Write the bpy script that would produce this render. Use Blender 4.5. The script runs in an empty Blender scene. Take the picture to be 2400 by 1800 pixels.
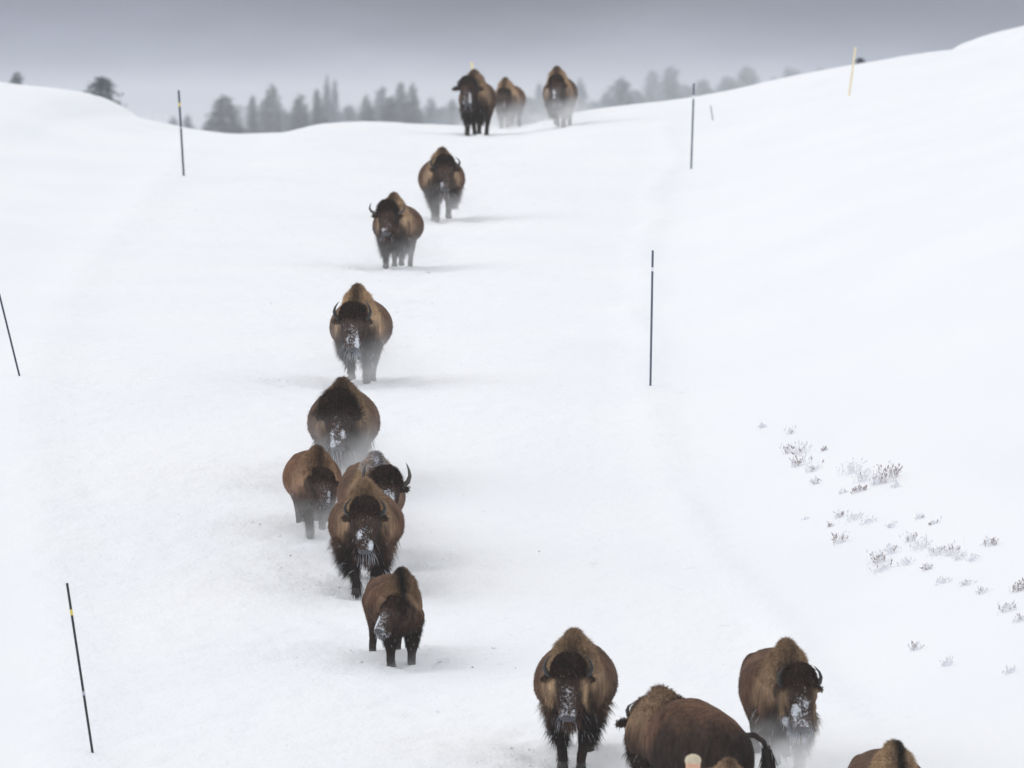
import bpy, bmesh, math, random
import numpy as np
from mathutils import Vector, Matrix, Euler

R = math.radians
scene = bpy.context.scene
col = scene.collection
random.seed(7)

# ------------------------------------------------------------------ camera
PITCH = 529.5 / 24578.0                 # the telephoto looks slightly down from the eye-level horizon
cam_d = bpy.data.cameras.new('camera')
cam = bpy.data.objects.new('camera', cam_d)
col.objects.link(cam)
cam_d.sensor_width = 36.0
cam_d.lens = 400.0
cam_d.clip_start = 1.0
cam_d.clip_end = 9000.0
cam.location = (0, 0, 0)
cam.rotation_euler = (math.pi / 2 - math.atan(PITCH), 0, 0)
cam_d.dof.use_dof = True
cam_d.dof.focus_distance = 154.0
cam_d.dof.aperture_fstop = 4.6
cam_d.dof.aperture_blades = 9
scene.camera = cam

# ------------------------------------------------------------------ world: storm overcast
SUN_EL, SUN_ROT = 40.0, 295.0
w = bpy.data.worlds.new('World')
scene.world = w
w.use_nodes = True
nt = w.node_tree
nt.nodes.clear()
N = nt.nodes.new
L = nt.links.new
out = N('ShaderNodeOutputWorld')
sky = N('ShaderNodeTexSky')
sky.sky_type = 'NISHITA'
sky.sun_disc = False
sky.sun_elevation = R(SUN_EL)
sky.sun_rotation = R(SUN_ROT)
bg1 = N('ShaderNodeBackground'); bg1.inputs['Strength'].default_value = 0.08
L(sky.outputs[0], bg1.inputs[0])
tc = N('ShaderNodeTexCoord')
sep = N('ShaderNodeSeparateXYZ'); L(tc.outputs['Generated'], sep.inputs[0])
# cloud deck: pale mist at the horizon, slate grey low cloud, brighter towards the zenith (overcast distribution)
mp = N('ShaderNodeMapping'); mp.inputs['Scale'].default_value = (26, 26, 95)
mp.inputs['Location'].default_value = (3.3, 0.0, 1.2)
L(tc.outputs['Generated'], mp.inputs[0])
nz = N('ShaderNodeTexNoise'); nz.inputs['Scale'].default_value = 1.0; nz.inputs['Detail'].default_value = 3
L(mp.outputs[0], nz.inputs['Vector'])
mad = N('ShaderNodeMath'); mad.operation = 'MULTIPLY_ADD'
L(nz.outputs['Fac'], mad.inputs[0]); mad.inputs[1].default_value = 0.019; mad.inputs[2].default_value = -0.0095
add = N('ShaderNodeMath'); L(sep.outputs[2], add.inputs[0]); L(mad.outputs[0], add.inputs[1])
pw = N('ShaderNodeMath'); pw.operation = 'MAXIMUM'; L(add.outputs[0], pw.inputs[0]); pw.inputs[1].default_value = 0.0
sq = N('ShaderNodeMath'); sq.operation = 'SQRT'; L(pw.outputs[0], sq.inputs[0])
cr = N('ShaderNodeValToRGB'); L(sq.outputs[0], cr.inputs[0])
cr.color_ramp.interpolation = 'B_SPLINE'
e = cr.color_ramp.elements
e[0].position = 0.0; e[0].color = (0.50, 0.54, 0.63, 1)
e[1].position = 1.0; e[1].color = (1.19, 1.25, 1.43, 1)
for p, c in ((0.05, (0.46, 0.50, 0.59)), (0.08, (0.31, 0.345, 0.475)), (0.112, (0.125, 0.142, 0.215)), (0.20, (0.15, 0.17, 0.24)),
             (0.38, (0.62, 0.66, 0.74)), (0.65, (1.02, 1.07, 1.17))):
    k = e.new(p); k.color = (*c, 1)
# one heavier slate cloud low over the middle of the road
mc = N('ShaderNodeMapping'); mc.vector_type = 'POINT'
mc.inputs['Location'].default_value = (-.006 / .028, 0, -.021 / .013); mc.inputs['Scale'].default_value = (1 / .028, 0, 1 / .013)
L(tc.outputs['Generated'], mc.inputs[0])
ln_ = N('ShaderNodeVectorMath'); ln_.operation = 'LENGTH'; L(mc.outputs[0], ln_.inputs[0])
mrc = N('ShaderNodeMapRange'); mrc.interpolation_type = 'SMOOTHSTEP'
mrc.inputs['From Min'].default_value = .2; mrc.inputs['From Max'].default_value = 1.5; mrc.inputs['To Min'].default_value = .45; mrc.inputs['To Max'].default_value = 1.0
L(ln_.outputs['Value'], mrc.inputs[0])
vs_ = N('ShaderNodeVectorMath'); vs_.operation = 'SCALE'; L(cr.outputs[0], vs_.inputs[0]); L(mrc.outputs[0], vs_.inputs['Scale'])
bg2 = N('ShaderNodeBackground'); bg2.inputs['Strength'].default_value = 1.0
L(vs_.outputs[0], bg2.inputs[0])
mx = N('ShaderNodeMixShader'); mx.inputs[0].default_value = 0.93
L(bg1.outputs[0], mx.inputs[1]); L(bg2.outputs[0], mx.inputs[2]); L(mx.outputs[0], out.inputs[0])

sd = bpy.data.lights.new('sun', 'SUN')
sd.energy = 0.75
sd.angle = R(55)
sd.color = (1.0, 0.97, 0.93)
sun = bpy.data.objects.new('sun', sd); col.objects.link(sun)
sun.rotation_euler = (R(90 - SUN_EL), 0, R(180 - SUN_ROT + 0))

scene.view_settings.view_transform = 'Standard'
scene.view_settings.look = 'None'
scene.view_settings.exposure = -0.075
scene.view_settings.gamma = 1.0
scene.view_settings.use_curve_mapping = False
scene.render.engine = 'CYCLES'
cy = scene.cycles
cy.use_denoising = True
cy.max_bounces = 10
cy.diffuse_bounces = 4
cy.volume_bounces = 7
cy.transparent_max_bounces = 12
cy.volume_step_rate = 2.0
cy.volume_max_steps = 128
cy.use_adaptive_sampling = True
cy.adaptive_threshold = 0.01

F = 24578.0     # picture-width units (2212 wide) per unit of slope
def ray(px, py):
    a = math.atan(PITCH)
    x = (px - 1106.0) / F; yv = -(py - 829.5) / F
    return Vector((x, math.cos(a) + yv * math.sin(a), -math.sin(a) + yv * math.cos(a)))
def at(px, py, D):
    d = ray(px, py)
    return d * (D / d.y)

# ------------------------------------------------------------------ terrain function
rs = np.random.RandomState(5)
LAT = rs.rand(256, 256)
def vnoise(x, y):
    x = np.asarray(x, float); y = np.asarray(y, float)
    xi = np.floor(x).astype(int); yi = np.floor(y).astype(int)
    fx = x - xi; fy = y - yi
    fx = fx * fx * (3 - 2 * fx); fy = fy * fy * (3 - 2 * fy)
    a = LAT[xi & 255, yi & 255]; b = LAT[(xi + 1) & 255, yi & 255]
    c = LAT[xi & 255, (yi + 1) & 255]; d = LAT[(xi + 1) & 255, (yi + 1) & 255]
    return (a * (1 - fx) + b * fx) * (1 - fy) + (c * (1 - fx) + d * fx) * fy - 0.5
def fbm(x, y, o=3):
    s = 0; a = 1.0
    for i in range(o):
        s = s + a * vnoise(x * 2 ** i + 17.3 * i, y * 2 ** i + 5.1 * i); a *= 0.5
    return s

class Pchip:
    def __init__(self, pts):
        self.x = np.array([p[0] for p in pts], float); self.y = np.array([p[1] for p in pts], float)
        h = np.diff(self.x); d = np.diff(self.y) / h
        m = np.zeros(len(self.x)); m[0] = d[0]; m[-1] = d[-1]
        for i in range(1, len(m) - 1):
            if d[i - 1] * d[i] > 0:
                w1 = 2 * h[i] + h[i - 1]; w2 = h[i] + 2 * h[i - 1]
                m[i] = (w1 + w2) / (w1 / d[i - 1] + w2 / d[i])
        self.m = m
    def __call__(self, q):
        q = np.clip(np.asarray(q, float), self.x[0], self.x[-1])
        i = np.clip(np.searchsorted(self.x, q) - 1, 0, len(self.x) - 2)
        h = self.x[i + 1] - self.x[i]; t = (q - self.x[i]) / h
        return ((2 * t**3 - 3 * t**2 + 1) * self.y[i] + (t**3 - 2 * t**2 + t) * h * self.m[i]
                + (-2 * t**3 + 3 * t**2) * self.y[i + 1] + (t**3 - t**2) * h * self.m[i + 1])

ZC = Pchip([(-300, 4), (-50, -2.6), (0, -3.2), (30, -5.6), (70, -9.2), (100, -10.0), (118, -9.15), (135, -7.36), (150, -5.82),
            (170, -3.75), (185, -3.2), (200, -2.75), (236, -1.65), (265, -.62), (285, .06), (302, .28), (315, .36), (330, .43), (345, .38),
            (380, -.8), (450, -4), (700, -7), (1500, -9), (6100, -15)])
XL = Pchip([(0, -4), (100, -4.6), (135, -5.0), (170, -6.9), (220, -7.6), (270, -7.6), (330, -7)])
XR = Pchip([(0, 6.5), (100, 5.6), (135, 4.5), (142, 3.4), (152, 2.5), (162, 2.05), (185, 1.9), (230, 2.6), (270, 3.6), (330, 4)])
_cp = [(0, 175), (180, 200), (230, 225), (260, 245), (330, 262), (400, 280), (500, 288), (620, 286), (700, 268), (800, 263), (930, 268),
       (1100, 266), (1250, 240), (1500, 210), (1800, 150), (2000, 119), (2090, 103), (2130, 80), (2212, 57)]
CREST = Pchip([(-60, 3.2), (-25, 2.3)] + [((a - 1106) / F * 330, (300 - b) / F * 330 - .43) for a, b in _cp] + [(20, 4.1), (40, 6.6), (80, 8)])
def sst(a, b, x):
    t = np.clip((x - a) / (b - a), 0, 1); return t * t * (3 - 2 * t)
def ground(x, y, fine=True):
    x = np.asarray(x, float); y = np.asarray(y, float)
    xl = XL(y); xr = XR(y)
    r = np.maximum(x - xr, 0); l = np.maximum(xl - x, 0)
    wig = 0.5 * fbm(x * .12 + 9, y * .05, 2)
    bank = 0.30 * r * r / (r + 1.3) * (1 + .25 * wig) - 0.10 * np.maximum(r - 12, 0)
    bank = np.minimum(bank, 8) + 0.13 * l * l / (l + 1.5) * (1 + .3 * wig) - 0.06 * np.maximum(l - 14, 0)
    bank = np.clip(bank, -1, 8)
    k = sst(245, 325, y)
    cross = bank * (1 - k) + CREST(x) * k
    cross = cross * (1 - sst(500, 1200, y))
    z = ZC(y) + cross
    # soft drift relief
    far = np.clip(1 - sst(400, 700, y), 0, 1)
    off = sst(0, 2.5, r + l)
    z = z + far * 0.10 * fbm(x * .25 + 3, y * .07, 3) * (0.15 + off)
    # ploughed lip along the road edges
    z = z + far * 0.10 * np.exp(-((x - xr - .2 - .5 * vnoise(y * .11, 3.0)) / .30) ** 2) * (1 - k) * (1 + vnoise(x * .7, y * .5)) + far * 0.08 * np.exp(-((x - xl + .3) / .5) ** 2) * (1 - k)
    z = z - far * .12 * np.exp(-((x - PATH(y)) / 1.7) ** 2)
    if fine:
        road = (1 - sst(.0, 1.2, r + l)) * far
        path = np.exp(-((x - PATH(y)) / 1.3) ** 2) * far
        n1 = fbm(x * 2.6, y * 1.6, 2); n2 = np.maximum(fbm(x * 3.7 + 40, y * 2.2 + 11, 2) - .12, 0)
        z = z + road * (.022 * n1 - .05 * np.maximum(fbm(x * 3.1 + 4, y * 2.4 + 31, 2) - .22, 0)) + path * (.04 * n1 - .16 * n2) + (1 - road) * .010 * fbm(x * 1.2 + 7, y * .5, 2) * far
        z = z + .35 * (1 - far) * fbm(x * .02, y * .01, 3)
    return z
PATH = Pchip([(0, 1), (110, 3.0), (125, 3.2), (134, 1.4), (142, -1.2), (150, -2.0), (160, -2.35), (170, -2.3), (204, -2.2), (236, -1.5), (285, -.9), (330, 0)])
CHURN = []
def churned(x, y, z):
    c = np.zeros_like(z)
    for (cx, cyy) in CHURN: c = np.maximum(c, np.exp(-(((x - cx) / 1.1) ** 2 + ((y - cyy) / 1.5) ** 2)))
    n = fbm(x * 3.4 + 5, y * 3.0, 3)
    return z + c * (.07 * n - .16 * np.maximum(fbm(x * 2.2 + 70, y * 2.0, 2) - .1, 0))
def hit(px, py, d0=100.0, d1=420.0):
    d = ray(px, py); d = d / d.y
    ys = np.arange(d0, d1, .05)
    g = ground(d.x * ys, ys)
    below = np.nonzero(d.z * ys <= g)[0]
    yy = ys[below[0]] if len(below) else 330.0
    return Vector((d.x * yy, yy, float(ground(d.x * yy, yy))))
def slope(x, y):
    e = .8
    return (float(ground(x + e, y, False) - ground(x - e, y, False)) / (2 * e), float(ground(x, y + e, False) - ground(x, y - e, False)) / (2 * e))

# ------------------------------------------------------------------ helpers
def tag(o, label=None, cat=None, group=None, kind=None):
    if label: o['label'] = label
    if cat: o['category'] = cat
    if group: o['group'] = group
    if kind: o['kind'] = kind
    return o
def empty(name, loc=(0, 0, 0)):
    o = bpy.data.objects.new(name, None); col.objects.link(o); o.location = loc
    o.empty_display_size = .2
    return o
def mesh_np(name, V, Fc, mat, parent=None, smooth=True, colors=None, snow=None):
    me = bpy.data.meshes.new(name)
    V = np.asarray(V, np.float32)
    if isinstance(Fc, np.ndarray):
        nf, k = Fc.shape
        me.vertices.add(len(V)); me.vertices.foreach_set('co', V.ravel())
        me.loops.add(nf * k); me.loops.foreach_set('vertex_index', Fc.astype(np.int32).ravel())
        me.polygons.add(nf)
        me.polygons.foreach_set('loop_start', np.arange(0, nf * k, k, dtype=np.int32))
        me.update(calc_edges=True); me.validate()
    else:
        me.from_pydata([tuple(v) for v in V], [], Fc)
    if smooth: me.polygons.foreach_set('use_smooth', [True] * len(me.polygons))
    if colors is not None:
        a = me.color_attributes.new('Col', 'FLOAT_COLOR', 'POINT')
        c = np.ones((len(V), 4), np.float32); c[:, :3] = colors
        a.data.foreach_set('color', c.ravel())
    if snow is not None:
        a = me.attributes.new('snow', 'FLOAT', 'POINT'); a.data.foreach_set('value', np.asarray(snow, np.float32))
    me.materials.append(mat); me.update()
    o = bpy.data.objects.new(name, me); col.objects.link(o)
    if parent is not None: o.parent = parent
    return o
def mat_new(name):
    m = bpy.data.materials.new(name); m.use_nodes = True
    return m, m.node_tree, m.node_tree.nodes['Principled BSDF']
def simple_mat(name, c, rough=.7, spec=.3, var=.15, scale=30.0):
    m, t, b = mat_new(name)
    b.inputs['Roughness'].default_value = rough
    b.inputs['Specular IOR Level'].default_value = spec
    tcn = t.nodes.new('ShaderNodeTexCoord'); n = t.nodes.new('ShaderNodeTexNoise'); n.inputs['Scale'].default_value = scale
    n.inputs['Detail'].default_value = 4
    t.links.new(tcn.outputs['Object'], n.inputs['Vector'])
    r = t.nodes.new('ShaderNodeValToRGB')
    r.color_ramp.elements[0].position = .3; r.color_ramp.elements[1].position = .7
    r.color_ramp.elements[0].color = (*[x * (1 - var) for x in c], 1); r.color_ramp.elements[1].color = (*[min(1, x * (1 + var)) for x in c], 1)
    t.links.new(n.outputs['Fac'], r.inputs[0]); t.links.new(r.outputs[0], b.inputs['Base Color'])
    return m

# ------------------------------------------------------------------ materials
def snow_material():
    m, t, b = mat_new('snow')
    b.inputs['Roughness'].default_value = .75
    b.inputs['Specular IOR Level'].default_value = .25
    tcn = t.nodes.new('ShaderNodeTexCoord')
    def noise(scale, detail=4, map_scale=(1, 1, 1)):
        mp = t.nodes.new('ShaderNodeMapping'); mp.inputs['Scale'].default_value = map_scale
        t.links.new(tcn.outputs['Object'], mp.inputs[0])
        n = t.nodes.new('ShaderNodeTexNoise'); n.inputs['Scale'].default_value = scale; n.inputs['Detail'].default_value = detail
        t.links.new(mp.outputs[0], n.inputs['Vector']); return n
    n1 = noise(.35, 4, (1, .35, 1))
    r = t.nodes.new('ShaderNodeValToRGB')
    r.color_ramp.elements[0].position = .32; r.color_ramp.elements[0].color = (.862, .885, .932, 1)
    r.color_ramp.elements[1].position = .68; r.color_ramp.elements[1].color = (.900, .914, .946, 1)
    t.links.new(n1.outputs['Fac'], r.inputs[0])
    # specks of dirt and dung kicked up along the road
    n2 = noise(2.2, 6, (1, .45, 1))
    r2 = t.nodes.new('ShaderNodeValToRGB'); r2.color_ramp.elements[0].position = .69; r2.color_ramp.elements[1].position = .78
    t.links.new(n2.outputs['Fac'], r2.inputs[0])
    sp = t.nodes.new('ShaderNodeAttribute'); sp.attribute_name = 'road'
    mu = t.nodes.new('ShaderNodeMath'); mu.operation = 'MULTIPLY'; t.links.new(r2.outputs[0], mu.inputs[0]); t.links.new(sp.outputs['Fac'], mu.inputs[1])
    mu2 = t.nodes.new('ShaderNodeMath'); mu2.operation = 'MULTIPLY'; t.links.new(mu.outputs[0], mu2.inputs[0]); mu2.inputs[1].default_value = .35
    mix = t.nodes.new('ShaderNodeMix'); mix.data_type = 'RGBA'
    t.links.new(mu2.outputs[0], mix.inputs['Factor']); t.links.new(r.outputs[0], mix.inputs[6]); mix.inputs[7].default_value = (.62, .60, .60, 1)
    t.links.new(mix.outputs[2], b.inputs['Base Color'])
    n3 = noise(3.0, 6, (1, .5, 1)); n4 = noise(16, 3)
    ad = t.nodes.new('ShaderNodeMath'); ad.operation = 'MULTIPLY_ADD'; t.links.new(n4.outputs['Fac'], ad.inputs[0]); ad.inputs[1].default_value = .25
    t.links.new(n3.outputs['Fac'], ad.inputs[2])
    bu = t.nodes.new('ShaderNodeBump'); bu.inputs['Distance'].default_value = .05
    sm = t.nodes.new('ShaderNodeMath'); sm.operation = 'MULTIPLY_ADD'; t.links.new(sp.outputs['Fac'], sm.inputs[0]); sm.inputs[1].default_value = 1.0; sm.inputs[2].default_value = .2
    t.links.new(sm.outputs[0], bu.inputs['Strength'])
    t.links.new(ad.outputs[0], bu.inputs['Height']); t.links.new(bu.outputs[0], b.inputs['Normal'])
    return m
M_SNOW = snow_material()

def fur_material():
    m, t, b = mat_new('bison_fur')
    b.inputs['Roughness'].default_value = .85
    b.inputs['Specular IOR Level'].default_value = .06
    b.inputs['Sheen Weight'].default_value = .0
    b.inputs['Sheen Roughness'].default_value = .5
    a = t.nodes.new('ShaderNodeAttribute'); a.attribute_name = 'Col'
    s = t.nodes.new('ShaderNodeAttribute'); s.attribute_name = 'snow'
    tcn = t.nodes.new('ShaderNodeTexCoord')
    n = t.nodes.new('ShaderNodeTexNoise'); n.inputs['Scale'].default_value = 1.0; n.inputs['Detail'].default_value = 5
    mpf = t.nodes.new('ShaderNodeMapping'); mpf.inputs['Scale'].default_value = (22, 14, 5)
    t.links.new(tcn.outputs['Object'], mpf.inputs[0]); t.links.new(mpf.outputs[0], n.inputs['Vector'])
    mr = t.nodes.new('ShaderNodeMapRange'); mr.inputs['From Min'].default_value = .3; mr.inputs['From Max'].default_value = .7
    mr.inputs['To Min'].default_value = .65; mr.inputs['To Max'].default_value = 1.35
    t.links.new(n.outputs['Fac'], mr.inputs[0])
    vm = t.nodes.new('ShaderNodeVectorMath'); vm.operation = 'SCALE'
    t.links.new(a.outputs['Color'], vm.inputs[0]); t.links.new(mr.outputs[0], vm.inputs['Scale'])
    n2 = t.nodes.new('ShaderNodeTexNoise'); n2.inputs['Scale'].default_value = 34; n2.inputs['Detail'].default_value = 6; n2.inputs['Roughness'].default_value = .8
    t.links.new(tcn.outputs['Object'], n2.inputs['Vector'])
    ad = t.nodes.new('ShaderNodeMath'); t.links.new(n2.outputs['Fac'], ad.inputs[0]); t.links.new(s.outputs['Fac'], ad.inputs[1])
    r = t.nodes.new('ShaderNodeMapRange'); r.inputs['From Min'].default_value = .93; r.inputs['From Max'].default_value = 1.07
    t.links.new(ad.outputs[0], r.inputs[0])
    mix = t.nodes.new('ShaderNodeMix'); mix.data_type = 'RGBA'
    t.links.new(r.outputs[0], mix.inputs['Factor']); t.links.new(vm.outputs[0], mix.inputs[6]); mix.inputs[7].default_value = (.74, .77, .83, 1)
    t.links.new(mix.outputs[2], b.inputs['Base Color'])
    bu = t.nodes.new('ShaderNodeBump'); bu.inputs['Strength'].default_value = .4; bu.inputs['Distance'].default_value = .02
    t.links.new(n2.outputs['Fac'], bu.inputs['Height']); t.links.new(bu.outputs[0], b.inputs['Normal'])
    return m
M_FUR = fur_material()
M_HORN = simple_mat('horn', (.07, .062, .055), .45, .4, .35, 14)
M_HORNTIP = simple_mat('horn_dark', (.035, .032, .03), .4, .4, .3, 14)
M_HOOF = simple_mat('hoof', (.045, .04, .038), .5, .3, .3, 20)
M_EYE = simple_mat('eye', (.006, .005, .005), .08, .6, .1, 5)
M_NOSE = simple_mat('nose_skin', (.065, .065, .075), .38, .5, .35, 40)
M_NOSTRIL = simple_mat('nostril', (.004, .004, .004), .8, .1, .1, 10)
M_POLE_BLACK = simple_mat('pole_black', (.022, .024, .028), .45, .35, .2, 6)
M_POLE_BLUE = simple_mat('pole_blue_grey', (.105, .12, .17), .5, .35, .15, 6)
M_POLE_NAVY = simple_mat('pole_navy', (.035, .042, .075), .45, .35, .15, 6)
M_YEL = simple_mat('band_yellow', (.75, .60, .12), .4, .4, .08, 20)
M_WHT = simple_mat('band_white', (.82, .84, .88), .4, .4, .04, 20)
M_PALE = simple_mat('pole_pale_orange', (.88, .74, .48), .6, .3, .12, 3)
M_ORG = simple_mat('reflector_orange', (.68, .40, .27), .5, .4, .08, 10)
M_GREYPOLE = simple_mat('pole_frosted_grey', (.50, .51, .58), .7, .2, .2, 6)
M_FROST = simple_mat('frosted_stem', (.86, .86, .90), .8, .1, .12, 30)
M_STEM = simple_mat('dry_stem', (.50, .44, .43), .85, .1, .35, 30)
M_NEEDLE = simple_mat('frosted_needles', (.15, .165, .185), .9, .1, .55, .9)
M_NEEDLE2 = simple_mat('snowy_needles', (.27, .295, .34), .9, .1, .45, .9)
M_BARK = simple_mat('bark', (.09, .075, .065), .9, .1, .3, 3)

# ------------------------------------------------------------------ the ground sheet
def axis(segs):
    out = []
    for a, b, n in segs: out += list(np.linspace(a, b, n, endpoint=False))
    return np.array(out + [segs[-1][1]])
gx = axis([(-3500, -300, 16), (-300, -40, 26), (-40, -16, 40), (-16, 16, 230), (16, 40, 40), (40, 300, 26), (300, 3500, 16)])
gy = axis([(-300, 60, 30), (60, 112, 90), (112, 175, 430), (175, 345, 560), (345, 500, 90), (500, 1500, 70), (1500, 6100, 30)])
GX, GY = np.meshgrid(gx, gy)
for cpx, cpy in ((1024, 292), (1090, 277), (1210, 276), (955, 480), (850, 580), (773, 832), (741, 1062), (682, 1157), (812, 1218), (790, 1283), (868, 1437), (1238, 1655), (1418, 1763), (1698, 1682)):
    c_ = hit(cpx, cpy); CHURN.append((c_.x, c_.y + .3))
GZ = churned(GX, GY, ground(GX, GY))
V = np.stack([GX, GY, GZ], -1).reshape(-1, 3)
nx, ny = len(gx), len(gy)
i = np.arange(nx - 1)[None, :] + (np.arange(ny - 1) * nx)[:, None]
Fq = np.stack([i, i + 1, i + 1 + nx, i + nx], -1).reshape(-1, 4)
g = mesh_np('snow_ground', V, Fq, M_SNOW)
rr = np.maximum(GX - XR(GY), 0) + np.maximum(XL(GY) - GX, 0)
rd = ((1 - sst(0, 1.5, rr)) * (1 - sst(330, 420, GY))).ravel()
a = g.data.attributes.new('road', 'FLOAT', 'POINT'); a.data.foreach_set('value', rd.astype(np.float32))
tag(g, kind='structure')

# ------------------------------------------------------------------ bison
def unit(v): v = np.asarray(v, float); return v / (np.linalg.norm(v) + 1e-9)
class Build:
    def __init__(s): s.v = []; s.f = []; s.n = 0
    def loft(s, rings):
        n = len(rings[0]); b = s.n
        for r_ in rings: s.v.extend(r_)
        for k in range(len(rings) - 1):
            for j in range(n):
                s.f.append((b + k * n + j, b + k * n + (j + 1) % n, b + (k + 1) * n + (j + 1) % n, b + (k + 1) * n + j))
        s.f.append(tuple(b + j for j in range(n))[::-1]); s.f.append(tuple(b + (len(rings) - 1) * n + j for j in range(n)))
        s.n = b + len(rings) * n
    def ell(s, c, ax, n=14):
        """ellipsoid; ax = 3 vectors (semi-axes)"""
        c = np.array(c, float); ax = np.array(ax, float)
        rings = []
        for t in np.linspace(-math.pi / 2 + .12, math.pi / 2 - .12, 9):
            rings.append([c + ax[0] * math.cos(t) * math.cos(q) + ax[1] * math.cos(t) * math.sin(q) + ax[2] * math.sin(t) for q in np.linspace(0, 2 * math.pi, n, endpoint=False)])
        s.loft(rings)
    def ball(s, c, r): s.ell(c, ((r, 0, 0), (0, r, 0), (0, 0, r)), 12)
    def limb(s, pts, rad, n=12):
        for k in range(len(pts)): s.ball(pts[k], rad[k])
        for k in range(len(pts) - 1):
            a = np.array(pts[k], float); b = np.array(pts[k + 1], float); d = unit(b - a)
            u = unit(np.cross(d, (1, .01, .02))); v = np.cross(d, u)
            s.loft([[a + (b - a) * t + (u * math.cos(q) + v * math.sin(q)) * (rad[k] * (1 - t) + rad[k + 1] * t) for q in np.linspace(0, 2 * math.pi, n, endpoint=False)] for t in (0, .5, 1)])
def ik(a, b, l1, l2, sgn):
    """joint between a and b in their y-z plane, bending towards sgn*y"""
    a = np.array(a, float); b = np.array(b, float); d = b - a; L_ = np.linalg.norm(d)
    if L_ > (l1 + l2) * .995: b = a + d / L_ * (l1 + l2) * .995; d = b - a; L_ = np.linalg.norm(d)
    t = (l1 * l1 - l2 * l2 + L_ * L_) / (2 * L_); h = math.sqrt(max(l1 * l1 - t * t, 0))
    e_ = d / L_; p = np.cross(e_, (1, 0, 0)); p = p / np.linalg.norm(p)
    if p[1] * sgn < 0: p = -p
    return a + e_ * t + p * h, b
def strands(P, D, Nn, Ln, Wd, C, S, droop=0.0, seg=1, rng=None):
    """hair as thin tapering blades; returns V,F,C,S"""
    n = len(P)
    side = np.cross(D, Nn); side /= np.linalg.norm(side, axis=1)[:, None] + 1e-6
    hw = (Wd / 2)[:, None] * side
    Ln_ = Ln[:, None]
    if seg == 1:
        tip = P + D * Ln_
        V_ = np.stack([P - hw, P + hw, tip], 1).reshape(-1, 3)
        Fc = (np.arange(n) * 3)[:, None] + np.array([[0, 1, 2]])
        k = 3
    else:
        mid = P + D * Ln_ * .55
        d2 = D + np.array([0, 0, -1.0]) * droop; d2 /= np.linalg.norm(d2, axis=1)[:, None]
        tip = mid + d2 * Ln_ * .5
        V_ = np.stack([P - hw, P + hw, mid - hw * .7, mid + hw * .7, tip], 1).reshape(-1, 3)
        Fc = ((np.arange(n) * 5)[:, None, None] + np.array([[0, 1, 3], [0, 3, 2], [2, 3, 4]])[None]).reshape(-1, 3)
        k = 5
    return V_, Fc, np.repeat(C, k, 0), np.repeat(S, k)
TAN = np.array((.47, .325, .20)); BROWN = np.array((.106, .063, .043)); RED = np.array((.118, .060, .036)); DARK = np.array((.026, .020, .0175)); FACE = np.array((.058, .037, .028))

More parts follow.
